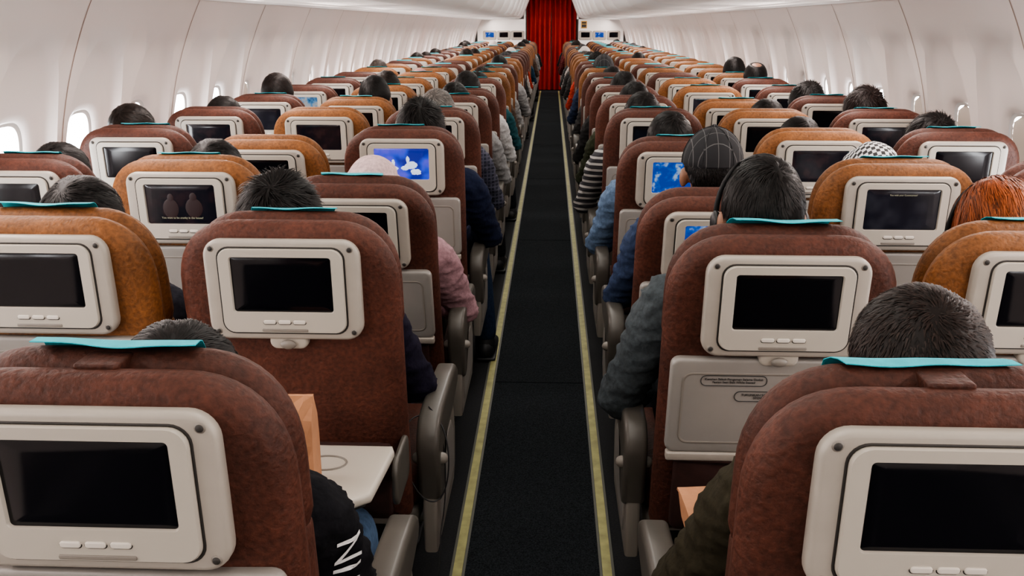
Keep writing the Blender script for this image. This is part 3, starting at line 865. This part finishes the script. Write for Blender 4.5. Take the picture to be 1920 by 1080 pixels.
BLACK=(.0075,.006,.0055)
ppl={
(-1,1,0):dict(h='short',z=.900,sh=(.007,.007,.009),p=('lap','lap'),dx=-.015,tr=(.10,.16,.26),lab='person in black printed jacket and jeans, seated'),
(-1,2,0):dict(h='messy',z=.968,sh=(.012,.010,.022),p=('lap','out'),dx=-.035,lean=-2.5,lab='person with tousled black hair in dark navy sweater, seated'),
(-1,2,1):dict(h='short',z=.965,sh=(.03,.03,.04),p=('lap','lap'),dx=-.04,lab='person with short black hair, seated'),
(-1,3,0):dict(h='scarf',z=.915,sc=(.55,.40,.40),sh=(.30,.18,.20),p=('lap','out'),dx=-.005,dy=-.04,lab='person in pale pink head scarf and pink knit, seated'),
(-1,3,1):dict(h='short',z=.955,sh=(.02,.02,.02),p=('lap','lap'),dx=-.005,lab='person with short black hair, seated'),
(-1,3,2):dict(h='short',z=.945,sh=(.02,.02,.02),p=('lap','lap')),
(-1,4,0):dict(h='messy',z=1.0,sh=(.010,.014,.035),p=('lap','outf'),dx=.03,lab='person with thick black hair in navy sweater, seated'),
(-1,4,2):dict(h='short',z=.99,sh=(.05,.04,.04),p=('lap','lap'),dx=-.04,lean=-4,hc=(.012,.008,.006)),
(-1,5,0):dict(h='short',z=.995,sh='checked',p=('lap','out'),dx=.0,hc=(.13,.115,.105),lab='grey-haired person in dark checked shirt, seated'),
(-1,5,2):dict(h='short',z=.965,sh=(.05,.04,.04),p=('lap','lap'),dx=-.03),
(-1,6,0):dict(h='short',z=.98,sh=(.22,.22,.22),p=('lap','outf')),
(-1,6,1):dict(h='short',z=1.01,sh=(.02,.02,.02),p=('lap','lap'),dx=.05),
(-1,6,2):dict(h='short',z=1.02,sh=(.02,.02,.02),p=('lap','lap'),hc=(.012,.008,.007)),
(-1,7,0):dict(h='short',z=1.0,sh=(.45,.45,.45),p=('lap','out')),
(1,1,0):dict(h='buzz',z=.956,sx=1.08,sh=(.026,.022,.013),p=('out','lap'),dx=.062,hc=(.016,.010,.008),sk=(.36,.17,.10),lab='person with close-cropped dark hair in olive shirt, elbow out'),
(1,2,0):dict(h='short',z=1.010,sh=(.055,.066,.072),p=('wide','lap'),dx=.012,dy=-.02,ph=1,lab='person with short black hair and headphones, heather grey sweater'),
(1,2,1):dict(h='long',z=.970,sh=(.05,.03,.03),p=('lap','lap'),dx=.03,hc=(.20,.050,.015),ph=1,lab='person with copper-dyed hair and headphones, seated'),
(1,3,0):dict(h='cap',z=.985,sh=(.030,.045,.09),p=('out','lap'),dx=.03,lab='person in dark plaid baseball cap and blue shirt, seated'),
(1,3,1):dict(h='hound',z=.95,sh=(.1,.1,.1),p=('lap','lap'),dx=.01,lab='person in black and white patterned head scarf, seated'),
(1,4,0):dict(h='short',z=.97,sh=(.12,.18,.28),p=('out','lap'),ph=0,lab='person with black hair in light blue shirt, seated'),
(1,4,1):dict(h='short',z=.955,sh=(.03,.03,.03),p=('lap','lap')),
(1,4,2):dict(h='messy',z=.96,sh=(.03,.03,.03),p=('lap','lap'),dx=.0),
(1,5,0):dict(h='short',z=.985,sh='striped',p=('out','lap'),dx=-.03,lab='person in black and white striped knit, seated'),
(1,5,1):dict(h='short',z=.96,sh=(.03,.03,.03),p=('lap','lap'),dx=.05),
(1,5,2):dict(h='messy',z=1.0,sh=(.03,.03,.03),p=('lap','lap'),hc=(.014,.008,.007)),
(1,6,0):dict(h='short',z=.985,sh=(.03,.035,.02),p=('out','lap')),
(1,6,2):dict(h='messy',z=.98,sh=(.03,.03,.03),p=('lap','lap'),dx=-.05),
(1,7,0):dict(h='short',z=1.0,sh=(.02,.02,.02),p=('out','lap')),
(1,8,2):dict(h='balding',z=1.03,sh=(.02,.02,.02),p=('lap','lap')),
(1,9,2):dict(h='short',z=1.03,sh=(.02,.02,.02),p=('lap','lap')),
(1,10,0):dict(h='cap',z=1.02,sh=(.02,.03,.06),p=('out','lap')),
}
shcols=[(.02,.02,.022),(.03,.04,.07),(.015,.045,.08),(.25,.25,.25),(.10,.02,.02),(.04,.04,.04),(.07,.05,.04),(.35,.33,.31),(.015,.06,.07),(.3,.035,.02)]
cn={0:'black',1:'navy',2:'blue',3:'grey',4:'dark red',5:'charcoal',6:'brown',7:'cream',8:'teal',9:'red'}
hcs=[BLACK,BLACK,(.012,.008,.006),(.02,.011,.008),(.05,.04,.035)]
for side in (-1,1):
    for row in range(6,NROW+1):
        for col in range(3):
            if (side,row,col) in ppl or (row==6): continue
            if random.random()<(.85 if col==0 else .38):
                ci=random.randrange(10); 
                hk=random.choices(['short','messy','scarf','balding','cap'],[6,3,1.0,.4,.4])[0]
                ppl[(side,row,col)]=dict(h=hk,z=random.uniform(.93,1.005),sh=shcols[ci],p=(('lap',random.choice(['out','outf'])) if side<0 else ('out','lap')) if col==0 else ('lap','lap'),dx=random.uniform(-.03,.03),hc=random.choice(hcs),
                     sc=random.choice([(.5,.45,.42),(.04,.04,.05),(.3,.15,.15)]),lab='person with %s in %s top, seated'%({'short':'short dark hair','messy':'tousled dark hair','scarf':'a head scarf','balding':'thinning hair','cap':'a dark cap'}[hk],cn[ci]))
for (side,row,col),d in ppl.items():
    x=colx(side,row,col)+d.get('dx',0)
    E=top('person',d.get('lab','person with short dark hair in dark top, seated'),'person',(x,rowy(row)+d.get('dy',0)+.006,0),'seated passengers')
    E.scale=(d.get('sx',1),1,d['z'])
    if d.get('lean'): E.rotation_euler=(0,math.radians(d['lean']),0)
    p=d['p']; obj('body',BODY[p],E,color=d.get('sk',(.26,.125,.075)))
    s=d['sh']
    q=obj('shirt',SHIRT[p],E,color=s if not isinstance(s,str) else (.1,.1,.1))
    if isinstance(s,str):
        me=SHIRT[p].copy(); me.materials.clear(); me.materials.append(M[s]); q.data=me
    obj('trousers',TROUF if p[1]=='outf' else TROU,E,color=d.get('tr',random.choice([(.015,.016,.02),(.02,.035,.07),(.05,.045,.035)])))
    obj('shoes',SHOESF if p[1]=='outf' else SHOES,E)
    h=d['h']
    if h=='scarf': obj('head_scarf',SCARF,E,color=d.get('sc',(.5,.4,.4)))
    elif h=='hound': obj('head_scarf',SCARF_H,E)
    elif h=='cap':
        obj('hair',HAIR['buzz'][0],E,color=BLACK); obj('cap',CAP,E)
    else: obj('hair',random.choice(HAIR[h]),E,color=d.get('hc',BLACK))
    if d.get('ph'): obj('headphones',PHONES,E)
    if (side,row,col)==(-1,1,0):
        me=text_mesh('jacket_print','NIA',.070,M['white'],0)
        bm=bmesh.new(); bm.from_mesh(me); bmesh.ops.triangulate(bm,faces=bm.faces)
        for _ in range(2): bmesh.ops.subdivide_edges(bm,edges=[e for e in bm.edges if e.calc_length()>.008],cuts=1)
        bm.to_mesh(me); bm.free()
        sm=SHIRT[p]; bvh=BVHTree.FromPolygons([v.co.copy() for v in sm.vertices],[tuple(pp.vertices) for pp in sm.polygons])
        dr=Vector((-.75,.66,0)).normalized(); rt=Vector((.66,.75,0)).normalized(); upv=Vector((0,0,1)); cen=Vector((.200,.30,.800))
        for v in me.vertices:
            a,b_=v.co.x,v.co.y
            pt=cen+upv*(-a)+rt*(b_) - dr*.4
            hit=bvh.ray_cast(pt,dr)
            v.co=(hit[0]-dr*.003) if hit[0] else pt+dr*.33
        obj('jacket_print',me,E,label='white brush lettering')

# ------------------------------------------------------------------ small things
def bag(w,d,h):
    V=[];F=[]
    lv=[(0,1),(h*.25,1.02),(h*.5,.95),(h*.75,.7),(h*.93,.3),(h,.15)]; nx=8
    rnd=random.Random(3); ring=[]
    for z,k in lv:
        pts=[(-w/2+w*i/nx,-d/2*k) for i in range(nx+1)]+[(w/2-w*i/nx,d/2*k) for i in range(nx+1)]
        for x,y in pts:
            j=.0025 if 0<z<h else .001
            V.append((x+rnd.uniform(-j,j)*.6,y+rnd.uniform(-j,j),z+(rnd.uniform(-j,j) if z>0 else 0)))
    m_=2*(nx+1); n=len(lv)
    for q in range(n-1):
        for i in range(m_):
            j=(i+1)%m_; F.append((q*m_+i,q*m_+j,(q+1)*m_+j,(q+1)*m_+i))
    F.append(tuple(range(m_))[::-1]); F.append(tuple((n-1)*m_+i for i in range(m_)))
    return mesh('paper_bag',V,F,M['paper'],False)
o=top('paper_bag','brown kraft paper bag standing on the lowered tray','paper bag',(-.4475,1.54,.6735),me=bag(.13,.06,.172))
o.rotation_euler=(0,0,math.radians(2))
o=top('paper_bag','folded brown kraft paper bag behind the seat','paper bag',(.345,1.42,.655),me=bag(.13,.03,.10)); o.rotation_euler=(math.radians(-65),0,math.radians(8))
cu=bpy.data.curves.new('headphone_cord','CURVE'); cu.dimensions='3D'; cu.bevel_depth=.0016
sp=cu.splines.new('NURBS'); pts=[(-.235,1.98,.64),(-.19,1.93,.62),(-.175,1.90,.52),(-.20,1.88,.44),(-.25,1.86,.47),(-.30,1.90,.58),(-.27,1.95,.645),(-.20,2.0,.60),(-.195,1.95,.40),(-.21,1.90,.35),(-.20,1.88,.30),(-.215,1.86,.24)]
sp.points.add(len(pts)-1)
for p_,q in zip(sp.points,pts): p_.co=(*q,1)
sp.use_endpoint_u=True; sp.order_u=4
cu.materials.append(M['black'])
t_=bpy.data.objects.new('t',cu); C.objects.link(t_); dg=bpy.context.evaluated_depsgraph_get(); me=bpy.data.meshes.new_from_object(t_.evaluated_get(dg)); bpy.data.objects.remove(t_)
top('headphone_cord','thin black headphone cord looped over the aisle armrest','cable',me=me)

# ------------------------------------------------------------------ lights
def area(name,loc,rot,sx,sy,p,col):
    l=bpy.data.lights.new(name,'AREA'); l.shape='RECTANGLE'; l.size=sx; l.size_y=sy; l.energy=p; l.color=col
    o=bpy.data.objects.new(name,l); C.objects.link(o); o.location=loc; o.rotation_euler=rot; return o
Y0=-.2; YM=(Y0+22)/2; LY=22-Y0-.2
area('ceiling_light',(0,YM,2.10),(0,0,0),.5,LY,120,(1,.95,.88))
for s in (-1,1):
    area('wall_wash_light',(s*1.36,YM-.5,1.575),(0,s*math.radians(28),0),.06,LY+1,185,(1,.87,.81))
w=bpy.data.worlds.new('World'); sc.world=w; w.use_nodes=True
w.node_tree.nodes['Background'].inputs[0].default_value=(.8,.9,1,1); w.node_tree.nodes['Background'].inputs[1].default_value=1.0

cam=bpy.data.cameras.new('Camera'); cam.sensor_width=36; cam.lens=36*1750/1920; cam.clip_start=.02
co=bpy.data.objects.new('Camera',cam); C.objects.link(co)
co.location=(.038,0,1.485); co.rotation_euler=(math.radians(90-15.77),0,math.radians(2.36))
sc.camera=co
